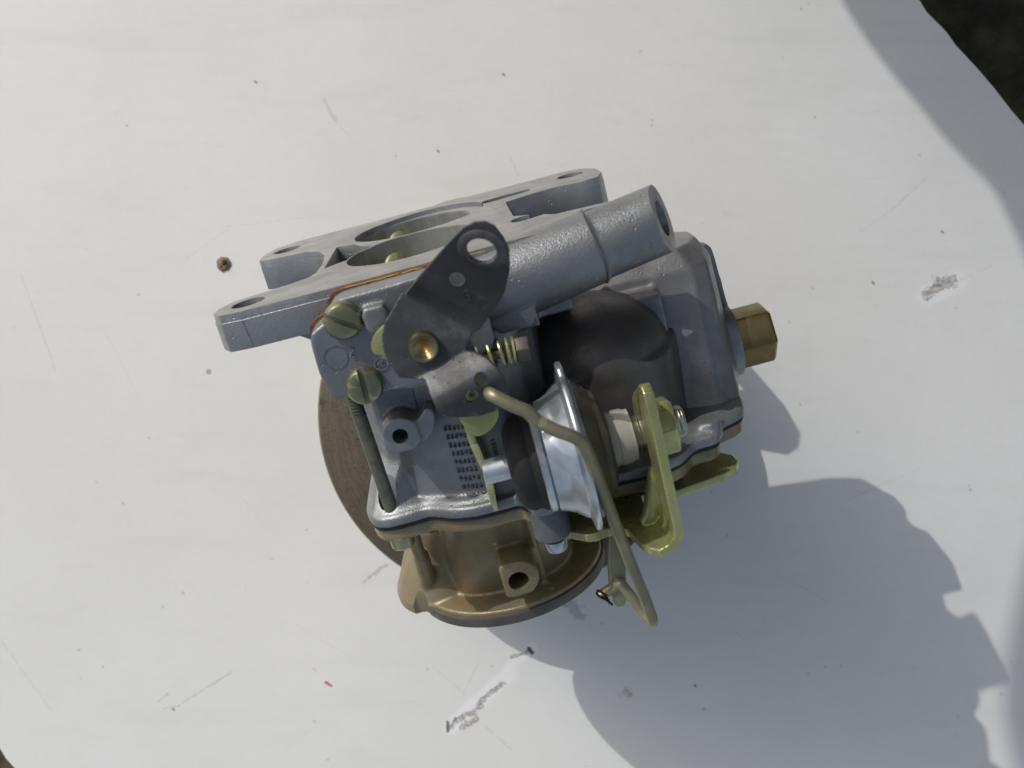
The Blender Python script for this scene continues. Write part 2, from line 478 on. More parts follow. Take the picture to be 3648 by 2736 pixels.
# unseen panel added to cast the soft shadow over the right margin
def occ(px, py, Y=360.):
    x = (px - 1106) * 360 / 2150.; y = (829.5 - py) * 360 / 2150.
    t = (Y - y) / 1.055
    return (x - 1.085 * t, t)
edge = [(1740, -160), (1831, 0), (1890, 89), (1943, 155), (1989, 210), (2038, 273), (2088, 326), (2137, 375), (2152, 395), (2172, 436), (2212, 520), (2275, 700), (2290, 900),
        (2262, 1090), (2212, 1264), (2184, 1391), (2168, 1480), (2173, 1550), (2198, 1659), (2260, 1850)]
pts = [occ(*e) for e in edge]
pan = B().prism([(-30, 15)] + pts + [(-380, 640), (700, 640), (700, -440), (10, -440)], 356, 366, 'y')
def ply():
    g = G('shadow_panel_wood')
    w = g.noise(1, 4, vec=g.mapv(scale=(8, 8, 160)))
    return g.out(g.mix(w, (.10, .075, .05), (.17, .13, .085)), .8, 0, g.bump(w, .0005, .5))
M['ply'] = ply()
tag(build('shadow_panel', pan, 'ply', None), 'unseen wooden panel added beyond the top edge of the board to cast a shadow', 'panel')

# ------------------------------------------------------------------ the iron disc the carburetor leans on
disc = B().rev((0, 0, 0), (0, 0, 1), [(0, 60.2), (31.8, 61.0), (32.6, 60.7), (33.0, 60.0), (33.0, 30), (31.4, 29.6), (31.4, .05)], 160)
do = build('iron_disc', disc, 'rust', None)
do.location = (-3.0 * MM, -9.4 * MM, .0002)
tag(do, 'thick round rusty brown iron disc lying on the board under the carburetor', 'disc')

# ------------------------------------------------------------------ the carburetor
T_, A_ = R(18.59), R(14.79)
X = Vector((math.cos(A_), math.sin(A_), 0))
Z = Vector((-math.sin(A_) * math.cos(T_), math.cos(A_) * math.cos(T_), math.sin(T_)))
Y = Z.cross(X)
carb = bpy.data.objects.new('carburetor', None); COL.objects.link(carb)
carb.empty_display_size = .02
carb.matrix_world = Matrix(((X.x, Y.x, Z.x, .36 * MM), (X.y, Y.y, Z.y, -56.45 * MM), (X.z, Y.z, Z.z, 62 * MM), (0, 0, 0, 1)))
tag(carb, 'grey cast metal carburetor with a gold air horn and vacuum canister, lying upside down', 'carburetor')

ZF = 104.2
# --- throttle flange
fl = [(-42, -37.6), (-22.5, -38.4), (30, -38.4), (30, -30), (41, -37), (50, -34), (53.5, -28), (50, -21.5), (35, -19), (31, -12), (25.5, -6), (25.5, 21), (35.5, 24), (41, 24.5), (48, 21.8), (53, 22.8), (55.5, 30), (55.3, 40.5), (52, 48.5), (46, 51.5),
      (30, 51.5), (15, 52.5), (12.5, 55.0), (8, 55.2), (5, 52.4), (-10, 52), (-30, 52.6), (-40, 53), (-46.5, 49), (-49.5, 41), (-49.3, 33), (-45, 29.3), (-40, 28.2), (-34, 26.0), (-29.5, 20.5), (-27.2, 12), (-26.3, 3),
      (-26.3, -5), (-26.8, -13), (-28.5, -17.3), (-33, -19.4), (-40, -21), (-46, -22.4), (-49.2, -26.5), (-49.8, -32), (-47.5, -36.2)]
cut = B()
for yy in (-7.98, 27.08): cut.cyl((-2.27, yy, 80), (-2.27, yy, 110), 17.25, n=72)
for hx, hy in ((-41.75, -29.17), (-41.75, 40.19), (47.35, 40.19), (45, -28)): cut.cyl((hx, hy, 80), (hx, hy, 110), 4.1)
cut.prism([(-25.0, -10), (-22.8, -8.2), (-19.3, -6), (-17.5, 1), (-14.5, 3), (-10.5, 4.2), (-16, 9.5), (-19, 17), (-24.3, 20)], 90, 110)
cut.prism(arc(27.5, -13.4, 3.3, 90, 270) + arc(33.5, -12.6, 2.2, -90, 90), 92, 110)
cut.prism(arc(22, 31.5, 3.0, 90, 270) + arc(31.5, 32.5, 2.6, -90, 90), 92, 110)
cut.cyl((1.2, 28.4, 102.8), (1.2, 28.4, 110), 18.2, n=72)
flange = build('throttle_flange', B().prism(fl, 95.4, ZF), 'machined', carb, cut=cut, bevel=.35, seg=2)
flange.data.materials.append(M['cast'])
for p in flange.data.polygons:
    if p.normal.z < .8: p.material_index = 1
# raised pad line below the top edge of the flange
lip = B().prism([(x * 1.003, y * 1.006 - .12) for x, y in fl], 95.2, 102.3)
cut = B()
for yy in (-7.98, 27.08): cut.cyl((-2.27, yy, 80), (-2.27, yy, 110), 17.6, n=72)
for hx, hy in ((-41.75, -29.17), (-41.75, 40.19), (47.35, 40.19), (45, -28)): cut.cyl((hx, hy, 80), (hx, hy, 110), 4.5)
cut.prism([(-25.4, -10.6), (-18.8, -6.2), (-17.1, 1), (-14.5, 2.8), (-9.5, 4.2), (-15.6, 9.5), (-18.6, 17), (-24.7, 20.5)], 90, 110)
cut.prism(arc(27.5, -13.4, 3.8, 90, 270) + arc(33.5, -12.6, 2.7, -90, 90), 92, 110)
cut.prism(arc(22, 31.5, 3.5, 90, 270) + arc(31.5, 32.5, 3.1, -90, 90), 92, 110)
rim = build('flange_rim', lip, 'cast', carb, cut=cut, bevel=.9, seg=3)
build('parting_line', B().prism([(-42.3, 95.9), (-42.0, 95.9), (-42.3, 102.2), (-42.6, 102.2)], -38.05, -37.4, 'y'), 'cast', rim)
for yy in (-7.98, 27.08):
    b = B().rev((-2.27, yy, 72), (0, 0, 1), [(0, 17.25), (ZF - 72.15 - (1.5 if yy > 0 else 0), 17.25), (ZF - 72.15 - (1.5 if yy > 0 else 0), 16.95), (0, 16.95), (0, 17.25)], 80, cap=False)
    build('throttle_bore', b, 'bore', carb)
    b = B().rev((-3.5, yy, 87.2), Vector((.93, -.22, .30)), [(-.6, 16.2), (.6, 16.2)], 64)
    build('throttle_plate', b, 'olive', carb, bevel=.2)
build('throttle_shaft', B().cyl((-3.2, -44, 86.8), (-3.2, 46, 86.8), 3.2), 'olive', carb)

# --- main casting: throat, bowl, dome, seam flange
seam = [(-31, -22), (-30.3, -30), (-28, -35), (-24, -37), (-19, -37), (-15.5, -36.6), (-12.5, -38), (-8, -41.5), (-2, -43.5), (4, -43.5), (8, -43.6), (10.2, -47), (11.5, -50.5), (14.5, -51.8), (18, -50), (20, -46.5),
        (24, -45.5), (35, -45.6), (45, -45.6), (50, -43.5), (53.5, -39.5), (56, -38.6), (60, -38.2), (62.2, -35), (64, -30), (68, -28), (71.5, -24), (73.5, -10), (75, 10), (72, 30), (50, 33), (0, 33), (-26, 30), (-30, 10)]
b = B()
b.prism(spline(seam, 3), 41.2, 44.2)
b.prism(spline([(x * .985, y * .97) for x, y in seam], 3), 43.8, 45.4, top=spline([(x * .96, y * .945) for x, y in seam], 3))
throat = [(-24, 25), (-25, -8), (-24.2, -22), (-21, -28), (-15, -32.8), (-8, -36.5), (0, -40.0), (5, -41), (11, -41), (17, -38), (22, -31), (24, -20), (24, 25)]
b.prism(throat, 43.5, 95)
b.prism([(-29, -33), (-23, -35.3), (-17, -33.5), (-14, -24), (-24, -10)], 44, 56, top=[(-25, -24), (-22.5, -27), (-18, -30), (-14, -24), (-24, -10)])
b.cyl((14.6, -47.3, 36), (14.6, -47.3, 45), 4.2)
b.cyl((59.5, -33.8, 42), (59.5, -33.4, 46.4), 3.2)
b.prism([(-35, 96.2), (-31, 94.9), (-28.6, 93.0), (-27.0, 90), (-25.5, 82), (-20, 80), (-20, 97)], -37.6, -18, 'y')
b.prism([(-10, 20), (14, 20), (12, 45.8), (-8, 45.8)], 45, 57, top=[(-10, 20), (14, 20), (10, 40), (-6, 40)])      # rear pump housing, rests on the disc
# filler blocks under the throttle body
b.prism([(14, -36), (24.2, -38), (24.2, -10), (14, -10)], 82.5, 93)
b.prism([(24, -33), (33, -33), (33, -8), (24, -8)], 83, 89)
cut = B()
for yy in (-7.98, 27.08): cut.cyl((-2.27, yy, 60), (-2.27, yy, 110), 17.1, n=64)
cut.cyl((-23.6, -32.0, 38), (-23.6, -32.0, 60), 2.7)
main = build('main_body', b, 'cast', carb, cut=cut, vox=.6, sm=7, ang=50)
# float bowl with its dome
b = B()
b.prism([(24, -10), (57, -21), (66, -24), (72, -19), (76.5, -4), (77, 14), (73, 19), (60, 21), (24, 24)], 43.8, 79.5, top=[(24, -6), (57, -8), (68, -9), (73, -6), (76, 2), (76.3, 13), (72, 18), (60, 20), (24, 23)])
b.prism([(24, -6), (57, -8), (68, -9), (73, -6), (76, 2), (76.3, 13), (72, 18), (60, 20), (24, 23)], 79.3, 84.6, top=[(24, -3), (57, -4), (66, -5), (70, -2), (73.2, 4), (73.2, 12), (70, 16), (60, 18), (24, 20)])
b.prism([(74, 80.4), (77, 80.6), (78.4, 78.8), (79.3, 69), (80.2, 58), (80.2, 45), (73, 45)], 7.6, 12.4, 'y')
b.prism([(28, -17), (57.5, -17), (57.5, 0), (28, 0)], 43.8, 77)
bowl = build('fuel_bowl', b, 'bowl', carb, vox=.6, sm=9, ang=50)
b = B()
b.prism(spline([(17.5, -8), (18.5, -26), (22, -33), (30, -36.0), (44, -36.0), (52, -32), (56.0, -24), (57, -8)], 4), 43.8, 66)
b.ell((37.3, -14.5, 65.5), (19.6, 22.4, 15.5), 56, 28)
dome = build('bowl_dome', b, 'dome', carb, vox=.6, sm=16, ang=50)
build('casting_seam', B().tube(spline([(20.5, -30.5, 73), (19.0, -31.5, 66), (20.5, -33.5, 58), (22.0, -34.8, 50)], 6, closed=False), .18, 6), 'dome', dome)
# --- black gasket in the seam, and the dull upper face line
build('bowl_gasket', B().prism(spline([(x * .992, y * .985) for x, y in seam], 3), 40.3, 41.3), 'black', carb)

# --- front boss with hole
b = B()
b.prism(arc(-14.4, 67.0, 4.5, 20, 180, 12) + [(-18.9, 64.6), (-17.2, 62.9), (-12.4, 62.9), (-10, 64.6)], -44, -27, 'y')
b.prism([(-12.5, 70.5), (-14, 66), (-12, 63.6), (-8.8, 64.2), (-6.5, 66.5), (-5.4, 69.3), (-5.8, 71.4), (-7.2, 71.8), (-9.4, 69.6)], -43.4, -30, 'y')
b.prism([(-19, 62.5), (-10, 62.5), (-9, 78), (-19, 78)], -36, -27, 'y')
cut = B().cyl((-14.6, -46, 67.0), (-14.6, -36, 67.0), 1.9, n=28)
build('vacuum_boss', b, 'cast', carb, cut=cut, vox=.32, sm=3, ang=50)

# --- vertical rod
rod = B().cyl((-23.5, -33.5, 44), (-23.5, -36.6, 72), 1.75)
rodo = build('bowl_screw_rod', rod, 'rod_dark', carb)
th = B().rev((-23.5, -36.6, 72), (0, -.11, .994), [(0, 1.75)] + [(0.45 * i, 1.82 if i % 2 else 1.66) for i in range(1, 19)], 28)
build('thread', th, 'rod_dark', rodo)

# --- throttle cover block with its gasket, pad, screws and markings
bf = [(-21.3, 101.2), (-19.5, 103.0), (-17, 103.6), (1, 103.8), (12, 103.8), (13, 102), (13, 95), (13, 86), (12, 84), (1.5, 80.3), (-5.5, 80.2), (-11.5, 80.3), (-15, 80.4), (-16.5, 79.8), (-19.5, 79.9), (-22.8, 81.2), (-25.4, 81.8), (-26.3, 83.2), (-26.7, 86.2),
      (-27.1, 88.5), (-26.8, 95.8), (-26.0, 97.6), (-24.2, 98.6), (-22.4, 99.2), (-21.6, 100.2)]
b = B().prism(bf, -49.8, -41.0, 'y')
b.prism([(-13.6, 95.8), (-13.9, 99), (-13.0, 100.6), (-8.8, 100.4), (-8.2, 99), (-8.4, 94.4), (-12.6, 94.6)], -52.8, -46, 'y')
b.prism([(-3, 84), (-12, 88), (-12, 96), (4, 97), (6, 88)], -52, -46, 'y')
b.cyl((-2.1, -54, 91.2), (-2.1, -46, 91.2), 6.2)
b.prism([(-13, 80.5), (-8, 79), (-1, 79), (1, 82), (-12, 84)], -49, -40, 'y')
block = build('throttle_cover', b, 'cast', carb, vox=.42, sm=6, ang=50)
bg_ = [p for p in bf if p[0] <= 1.5 or p[1] < 82][:4] + [(9, 103.9), (11, 101), (11, 85)] + [p for p in bf[8:]]
gk = spline([(x - .75 if x < -15 else x, z + (.35 if z > 95 else -.3)) for x, z in bg_], 3)
build('cover_gasket', B().prism(gk, -41.6, -37.9, 'y'), 'gasket', block, bevel=.3)
build('sealant_bead', B().tube([(-17 + i, -41.5 + .12 * math.sin(i * 2.1), 104.0 + .08 * math.sin(i * 1.3)) for i in range(0, 34)], .16, 8), 'seal', block)
for (sx, sz, rot) in ((-18.2, 99.0, -33), (-17.9, 83.4, 88)):
    b = B().rev((sx, -49.4, sz), (0, -1, 0), [(0, 4.25), (.8, 4.35), (2.2, 4.3), (3.2, 3.7), (3.6, 2.6), (3.7, .02)], 44)
    c, s_ = math.cos(R(rot)), math.sin(R(rot))
    def q(u, v): return (sx + u * c - v * s_, sz + u * s_ + v * c)
    cut = B().prism([q(-5, -.62), q(5, -.62), q(5, .62), q(-5, .62)], -56, -51.5, 'y')
    build('cover_screw', b, 'screw', carb, cut=cut, bevel=.1, seg=2)
def ring(c, r, w, y0, y1, ax='y'):
    return B().rev((c[0], y0, c[1]), (0, -1, 0), [(0, r - w), (y0 - y1, r - w), (y0 - y1, r), (0, r), (0, r - w)], 44, cap=False)
build('round_mark', ring((-22.4, 91.0), 2.75, .22, -49.3, -49.95), 'cast_dark', block)
build('letter_ring', ring((-13.1, 87.0), 1.55, .18, -49.3, -50.1), 'cast', block)

def text(s, size, loc, xdir, ydir, m, parent, depth=.18, name='cast_lettering', sp=1.0):
    cu = bpy.data.curves.new(name, 'FONT'); cu.body = s; cu.size = size * MM; cu.extrude = depth * MM; cu.space_character = sp
    cu.align_x = 'CENTER'; cu.align_y = 'CENTER'; cu.resolution_u = 3; cu.bevel_depth = .03 * MM; cu.offset = 0
    o = bpy.data.objects.new(name, cu); COL.objects.link(o)
    dg = bpy.context.evaluated_depsgraph_get(); me = bpy.data.meshes.new_from_object(o.evaluated_get(dg))
    bpy.data.objects.remove(o)
    xd = Vector(xdir).normalized(); yd = (Vector(ydir) - xd * Vector(ydir).dot(xd)).normalized(); zd = xd.cross(yd)
    l = Vector(loc) * MM
    me.transform(Matrix(((xd.x, yd.x, zd.x, l.x), (xd.y, yd.y, zd.y, l.y), (xd.z, yd.z, zd.z, l.z), (0, 0, 0, 1))))
    me.materials.clear()
    return link(name, me, m, parent)
text('R', 2.3, (-13.1, -50.0, 87.0), (-.2, 0, 1), (-1, 0, -.2), 'cast', block)
text('2', 3.0, (-18.6, -50.0, 91.2), (-1, 0, .3), (-.3, 0, -1), 'cast', block, name='cast_number')

# --- patent text on the slanted face of the throat (reads upside down)
fx = Vector((8, -3.5, 0)).normalized()
rows = [('PATENT', 45.6), (' 22868', 47.9), (' 34354', 50.2), (' 22122', 52.5), (' 22956', 54.8), (' 26251', 57.1), (' 35372', 59.4), (' 86033', 61.7), (' 11733', 64.0)]
for i, (s, z) in enumerate(rows):
    text(s, 1.62, (-1.4 - .06 * i, -39.45, z), -fx, (0, 0, -1), 'letter', main, depth=.4, sp=1.45)
text('17101', 1.5, (6.0, -41.2, 57), (0, 0, -1), (1, 0, 0), 'letter', main, depth=.4, sp=1.3)

# --- side tube (crankcase vent)
P0 = Vector((12, -35.5, 93.2)); P1 = Vector((59.6, -35.0, 99.8)); ax = (P1 - P0).normalized(); LT = (P1 - P0).length
b = B().rev(P0, ax, [(0, 9.6), (28.8, 8.9), (29.4, 8.9), (29.6, 8.35), (LT + 8, 8.2)], 72)
b.prism([(10, -36), (26, -38), (33, -30), (33, -16), (10, -14)], 90, 103.0)
b.prism([(14.6, 84.5), (22.3, 84.8), (23.6, 86.5), (24, 90.5), (20, 96), (12.5, 96), (12, 88)], -43.5, -30, 'y')
nrm = Vector((.92, -.34, .17)).normalized()
tubeo = build('vent_tube', b, 'cast', carb, vox=.42, sm=3, ang=40)
for cutter in (B().rev(P1 - ax * 1.6, nrm, [(0, 16), (16, 16)], 24), B().rev(P1 - ax * 25, ax, [(0, 4.4), (40, 4.4)], 36)):
    cm = link('cut', cutter.mesh('cut'), None, carb); q = tubeo.modifiers.new('b', 'BOOLEAN'); q.operation = 'DIFFERENCE'; q.object = cm; q.solver = 'EXACT'
    bake(tubeo); bpy.data.objects.remove(cm)
smooth(tubeo.data, 40)
b = B().tube([P0 + ax * (29.2 + .35 * math.sin(t * 3)) + (ax.orthogonal().normalized() * math.cos(t) + ax.cross(ax.orthogonal().normalized()) * math.sin(t)) * 8.95 for t in [2 * math.pi * k / 60 for k in range(60)]], .28, 8, closed=True)
build('tube_casting_ridge', b, 'cast_dark', carb)

# --- throttle lever: folded sheet, three panels
def fold_sheet(panels, th=1.3):
    """panels: list of outlines of 3-D points (planar each), thickened away from the viewer"""
    b = B()
    return b
def panel3(b, pts, th):
    P = [Vector(p) for p in pts]
    n = Vector((0, 0, 0))
    for i in range(len(P)):
        a, c = P[i], P[(i + 1) % len(P)]
        n += a.cross(c)
    n.normalize()
    if n.y < 0: n = -n
    Q = [p + n * th for p in P]
    m = len(P)
    F = b._add(P + Q, [tuple(range(m)), tuple(range(2 * m - 1, m - 1, -1))] + [(i, m + i, m + (i + 1) % m, (i + 1) % m) for i in range(m)])
    bmesh.ops.recalc_face_normals(b.bm, faces=F)
    return b
def height_sheet(b, poly, f, th, step=1.0):
    """sheet metal: outline in x,z; f(x,z) gives the front y"""
    bm = bmesh.new()
    bm.faces.new([bm.verts.new((p[0], 0, p[1])) for p in poly])
    for ax_, (lo, hi) in ((0, (min(p[0] for p in poly), max(p[0] for p in poly))), (2, (min(p[1] for p in poly), max(p[1] for p in poly)))):
        v = lo + step
        while v < hi:
            co = [0, 0, 0]; no = [0, 0, 0]; co[ax_] = v; no[ax_] = 1
            bmesh.ops.bisect_plane(bm, geom=bm.verts[:] + bm.edges[:] + bm.faces[:], plane_co=co, plane_no=no)
            v += step
    bm.verts.index_update()
    vs = [(v.co.x, f(v.co.x, v.co.z), v.co.z) for v in bm.verts]
    fs = [tuple(v.index for v in q.verts) for q in bm.faces]
    be = [(e.verts[0].index, e.verts[1].index) for e in bm.edges if len(e.link_faces) == 1]
    bm.free(); n = len(vs)
    vs2 = [(x, y + th, z) for x, y, z in vs]
    F = b._add(vs + vs2, fs + [tuple(i + n for i in reversed(q)) for q in fs] + [(i, j, j + n, i + n) for i, j in be])
    bmesh.ops.recalc_face_normals(b.bm, faces=F)
    return b
def lever_y(x, z):
    d1 = (x + 3.2) * .678 + (z - 102.8) * .735          # past the upper fold
    d2 = (84.5 - z) * .972 + (x + 3.9) * .236           # past the lower fold
    y = -60.0 + .20 * (max(88, min(z, 103)) - 94) * (1 if d1 < 0 else max(0, 1 - d1 / 4))
    if d1 > 0: y -= d1 * .64
    if d2 > -1:
        t = min(1, max(0, (d2 + 1) / 7.5)); y -= 5.8 * (1 - (1 - t) ** 1.5); y += max(0, d2 - 3.5) * .22
    return y
outl = [(-3.5, 103.0), (-3.0, 102.6), (.7, 106.2), (5.3, 109.9), (9, 112.9), (12.7, 115.5), (15.0, 116.2), (17.1, 116.0), (18.7, 114.6), (19.8, 111.9), (20.3, 109.4), (20.1, 107.8), (19.5, 104.7), (17.5, 99.9), (14.3, 95.7), (10.3, 91.7), (9.0, 91.4),
        (7.4, 89.8), (6.7, 88.9), (6.5, 88.0), (8.0, 87.7), (10.1, 86.4), (11.9, 84.2), (12.9, 81.5), (12.9, 78.6), (11.6, 76.0), (9.0, 74.5), (5.7, 74.4), (2.0, 75.2), (-1.0, 76.4), (-2.5, 78.2), (-3.1, 81.2), (-3.7, 84.6),
        (-5.2, 84.8), (-8.8, 86.0), (-9.4, 87.6), (-10.3, 90.0), (-10.6, 92.7), (-10.1, 95.4), (-8.6, 98.2), (-6.0, 100.6)]
b = B()
height_sheet(b, outl, lever_y, 1.4, .7)
cut = B().cyl((15.1, -80, 110.2), (15.1, -60, 110.2), 3.0, n=36)
cut.cyl((8.7, -75, 104.6), (8.7, -60.5, 104.6), 1.6, n=28)
cut.cyl((8.0, -75, 82.6), (8.0, -60, 82.6), 1.5, n=28)
cut.cyl((5.2, -75, 79.5), (5.2, -60, 79.5), 1.5, n=28)
cut.cyl((9.3, -75, 78.7), (9.3, -60, 78.7), 1.45, n=28)
lever = build('throttle_lever', b, 'steel_dark', carb, vox=.23, sm=1, cut=cut, ang=32)
au = Vector((.678 * .913, -.407, .735 * .913)); an = Vector((-.349, -.857, -.379)).normalized()      # the upper arm leans towards the viewer
def onarm(x, z): return Vector((x, lever_y(x, z), z))
build('lever_hole_collar', B().rev(onarm(15.1, 110.2) + an * .05, an, [(-.3, 3.05), (.55, 3.05), (.6, 3.4), (.35, 4.5), (-.1, 5.0), (-.3, 3.05)], 44, cap=False), 'steel_dark', lever)
for (x, z, r, nm) in ((10.1, 100.5, 1.35, 'letter_ring'), (12.6, 98.0, 1.75, 'round_mark'), (12.6, 98.0, 1.3, 'round_mark')):
    build(nm, B().rev(onarm(x, z) + an * .02, an, [(-.1, r - .14), (.1, r - .14), (.1, r), (-.1, r), (-.1, r - .14)], 40, cap=False), 'steel_dark', lever)
text('H', 1.4, onarm(10.1, 100.5) + an * .05, (-.7, .15, .7), (-.7, 0, -.7), 'steel_dark', lever, depth=.08)
st = B().rev((0, 0, 0), (0, -1, 0), [(-10, 3.3), (0, 3.35), (1.2, 3.4), (1.9, 3.15), (2.0, 2.7), (1.3, 1.6), (.45, .55), (.2, .02)], 48)
so = build('shaft_stud', st, 'turned', carb)
so.location = (-2.05 * MM, -60.5 * MM, 91.4 * MM)

# secondary olive lever behind the dark one
b = B().prism(spline([(-13.2, 91.5), (-12.9, 94), (-10.5, 96.3), (-6, 97.5), (0, 96), (4, 90), (7, 82), (9.5, 73), (8.9, 69.4), (6.2, 67.2), (3.2, 66.9), (1.2, 70), (-1, 78), (-6, 86), (-11, 90.2)], 4), -56.5, -55, 'y')
cut = B().cyl((5.0, -60, 77), (5.0, -50, 77), .7, n=16)
build('fast_idle_lever', b, 'olive', carb, cut=cut, bevel=.2)
# thin bent olive strip hanging to the seam
b = B()
pr = [(0.4, 70.5), (.7, 61), (1.4, 56.5), (1.9, 53.5), (1.7, 50), (2.0, 42.6)]
for i in range(len(pr) - 1):
    (x0, z0), (x1, z1) = pr[i], pr[i + 1]
    panel3(b, [(x0, -46 + .3 * (i % 2), z0), (x0 + 2.0, -46, z0), (x1 + (1.0 if i == 4 else 1.9), -46 + .4 * ((i + 1) % 2), z1), (x1, -46 + .3 * ((i + 1) % 2), z1)], 6.0)
build('choke_strap', b, 'olive', carb, bevel=.25)

# --- idle screw and spring
b = B()
sp_a = Vector((3.5, -48, 82.6)); sp_d = Vector((1, 0, -.09)).normalized(); su = Vector((0, 1, 0)); sv = sp_d.cross(su)
pts = []
turns = 4.6
for k in range(int(turns * 20) + 1):
    t = k / 20.
    adv = [0, 3.6, 6.2, 8.9, 11.2, 12.1][min(int(t), 5)]
    nxt = [3.6, 6.2, 8.9, 11.2, 12.1, 12.6][min(int(t), 5)]
    p = sp_a + sp_d * (adv + (nxt - adv) * (t - int(t))) + (su * math.cos(2 * math.pi * t) + sv * math.sin(2 * math.pi * t)) * 3.1
    pts.append(p)
b.tube(pts, .44, 10)
build('idle_spring', b, 'olive', carb)
b = B().cyl(sp_a, sp_a + sp_d * 15, 1.35)
idle = build('idle_screw', b, 'hex_brown', carb)
c0 = sp_a + sp_d * 13.3
b = B().rev(c0, sp_d, [(0, 3.25), (2.9, 3.25), (3.3, 2.7)], 6)
build('screw_head', b, 'hex_brown', idle, bevel=.25)
build('washer', B().rev(c0 - sp_d * .7, sp_d, [(0, 3.35), (.55, 3.35)], 32), 'olive', idle)
b = B().prism([(-3, 76), (6, 78.5), (6.5, 87), (-3, 87)], -51, -43, 'y')
build('idle_screw_lug', b, 'cast_dark', carb, bevel=.6, seg=3)

# --- choke canister on bracket: axis along x at y=-50, z=55
CY_, CZ = -50.0, 55.0
can = bpy.data.objects.new('vacuum_canister', None)
axp = (0, CY_, CZ)
def lathe_x(name, prof, m, n=64, parent=carb, **k):
    if n != 32 and n != 40: prof = [(d, r * .94) for d, r in prof]
    return build(name, B().rev(axp, (1, 0, 0), prof, n), m, parent, **k)
lathe_x('canister_stem', [(2.5, 3.0), (9.5, 3.0)], 'zinc', 32)
lathe_x('rubber_boot', [(8.3, .1), (8.4, 6.2), (8.7, 8.6), (9.4, 10.2), (10.6, 11.6), (12.2, 12.3), (13.6, 12.0), (14.6, 12.8), (15.4, 13.0), (15.5, 3)], 'rubber', 56)
shell = lathe_x('canister_shell', [(15.4, 5), (15.45, 13.3), (15.8, 13.8), (17.0, 13.7), (17.35, 13.1), (17.6, 13.9), (19.4, 14.5), (20.4, 15.0), (21.0, 15.3), (21.6, 15.9), (23.0, 17.0), (23.8, 17.5), (24.1, 18.2), (24.4, 20.0), (24.6, 20.7), (25.1, 20.95), (25.7, 20.8), (26.0, 20.2), (26.0, 18.5), (26.4, 18.0), (26.8, 18.2), (26.9, 5)], 'zinc', 96)
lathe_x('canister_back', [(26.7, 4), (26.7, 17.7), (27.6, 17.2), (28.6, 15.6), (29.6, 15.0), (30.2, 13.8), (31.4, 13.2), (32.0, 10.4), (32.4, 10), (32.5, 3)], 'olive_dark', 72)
build('shell_tab', B().prism([(CY_ - 4.5, CZ + 15), (CY_ + 6.5, CZ + 15), (CY_ + 5.2, CZ + 19.2), (CY_ + 3.6, CZ + 20.9), (CY_ - 1.6, CZ + 20.9), (CY_ - 3.4, CZ + 19.2)], 24.5, 26.1, 'x'), 'zinc', shell, bevel=.6, seg=3)
lathe_x('canister_collar', [(32.0, 4), (32.0, 6.4), (32.6, 7.0), (33.6, 7.05), (33.8, 6.8), (34.3, 6.8), (34.5, 7.05), (36.6, 7.0), (37.6, 6.5), (38.2, 6.6), (38.4, 3)], 'plastic', 48)
lathe_x('threaded_stud', [(37.8, 4.0), (43, 4.0), (50.2, 3.9), (50.8, 3.3)], 'thread', 40)
b = B().rev((43.6, CY_, CZ), (1, 0, 0), [(0, 7.2), (4.2, 7.2), (4.7, 6.4)], 6)
bmesh.ops.rotate(b.bm, verts=b.bm.verts, cent=(44, CY_, CZ), matrix=Matrix.Rotation(R(4), 3, 'X'))
build('canister_nut', b, 'olive', carb, bevel=.4, seg=3)
# bracket: base plate under the seam, bend, upright plate
b = B()
base = [(10.6, -37), (11.6, -40), (14.5, -43.5), (18.5, -47.5), (22.0, -51.2), (24.2, -51.9), (27, -51.1), (30.0, -51.4), (31.8, -54), (32.6, -58.0), (33.4, -62.0), (34.8, -65.0), (36.4, -66.8), (38.0, -67.0), (38.2, -38),
        (46.5, -41), (54, -39.6), (60, -38.2), (63.6, -36.5), (65.3, -33), (65.2, -29), (63, -26), (45, -25), (15, -25)]
b.prism(base, 31.0, 33.2)
b.prism([(-67.4, 35), (-67.4, 60), (-67.0, 67), (-66.2, 70.2), (-64.6, 71.4), (-62, 71.0), (-57, 68.4), (-50, 65.0), (-45, 62), (-42, 56), (-42, 48), (-46, 40), (-46, 35)], 40.6, 42.9, 'x')
# rounded bend
bend = [(36.4, 31.0), (36.9, 31.0)] + [(36.9 + 6.0 * math.sin(R(a)), 37.0 - 6.0 * math.cos(R(a))) for a in (15, 30, 45, 60, 75, 90)] + [(42.9, 43), (40.6, 43)] + [(36.9 + 3.7 * math.cos(R(a)), 36.9 - 3.7 * math.sin(R(a))) for a in (0, 30, 60, 90)] + [(36.4, 33.2)]
b.prism(bend, -67.0, -44, 'y')
b.tube([(36, -53, 33.0), (38.2, -53, 35.0), (39.6, -53, 38.5), (40.8, -53, 47)], [1.6, 2.4, 2.4, 1.0], 14)
br = build('canister_bracket', b, 'olive', carb, vox=.3, sm=2, ang=45)
b = B().cyl((14.6, -47.3, 28.8), (14.6, -47.3, 36), 3.0)
build('bracket_bolt', B().rev((14.6, -45.3, 28.2), (0, 0, 1), [(0, 2.5), (3, 2.9)], 28), 'zinc', carb, bevel=.3)
build('bracket_spacer', B().rev((14.6, -47.0, 33.3), (0, 0, 1), [(0, 4.2), (.6, 4.7), (7.2, 4.7), (7.9, 4.5)], 44), 'cast_dark', carb)
build('screw_under_lug', B().rev((-23.4, -32.5, 33.6), (0, 0, 1), [(0, 2.6), (.6, 3.1), (3.5, 3.2)], 36), 'screw', carb)

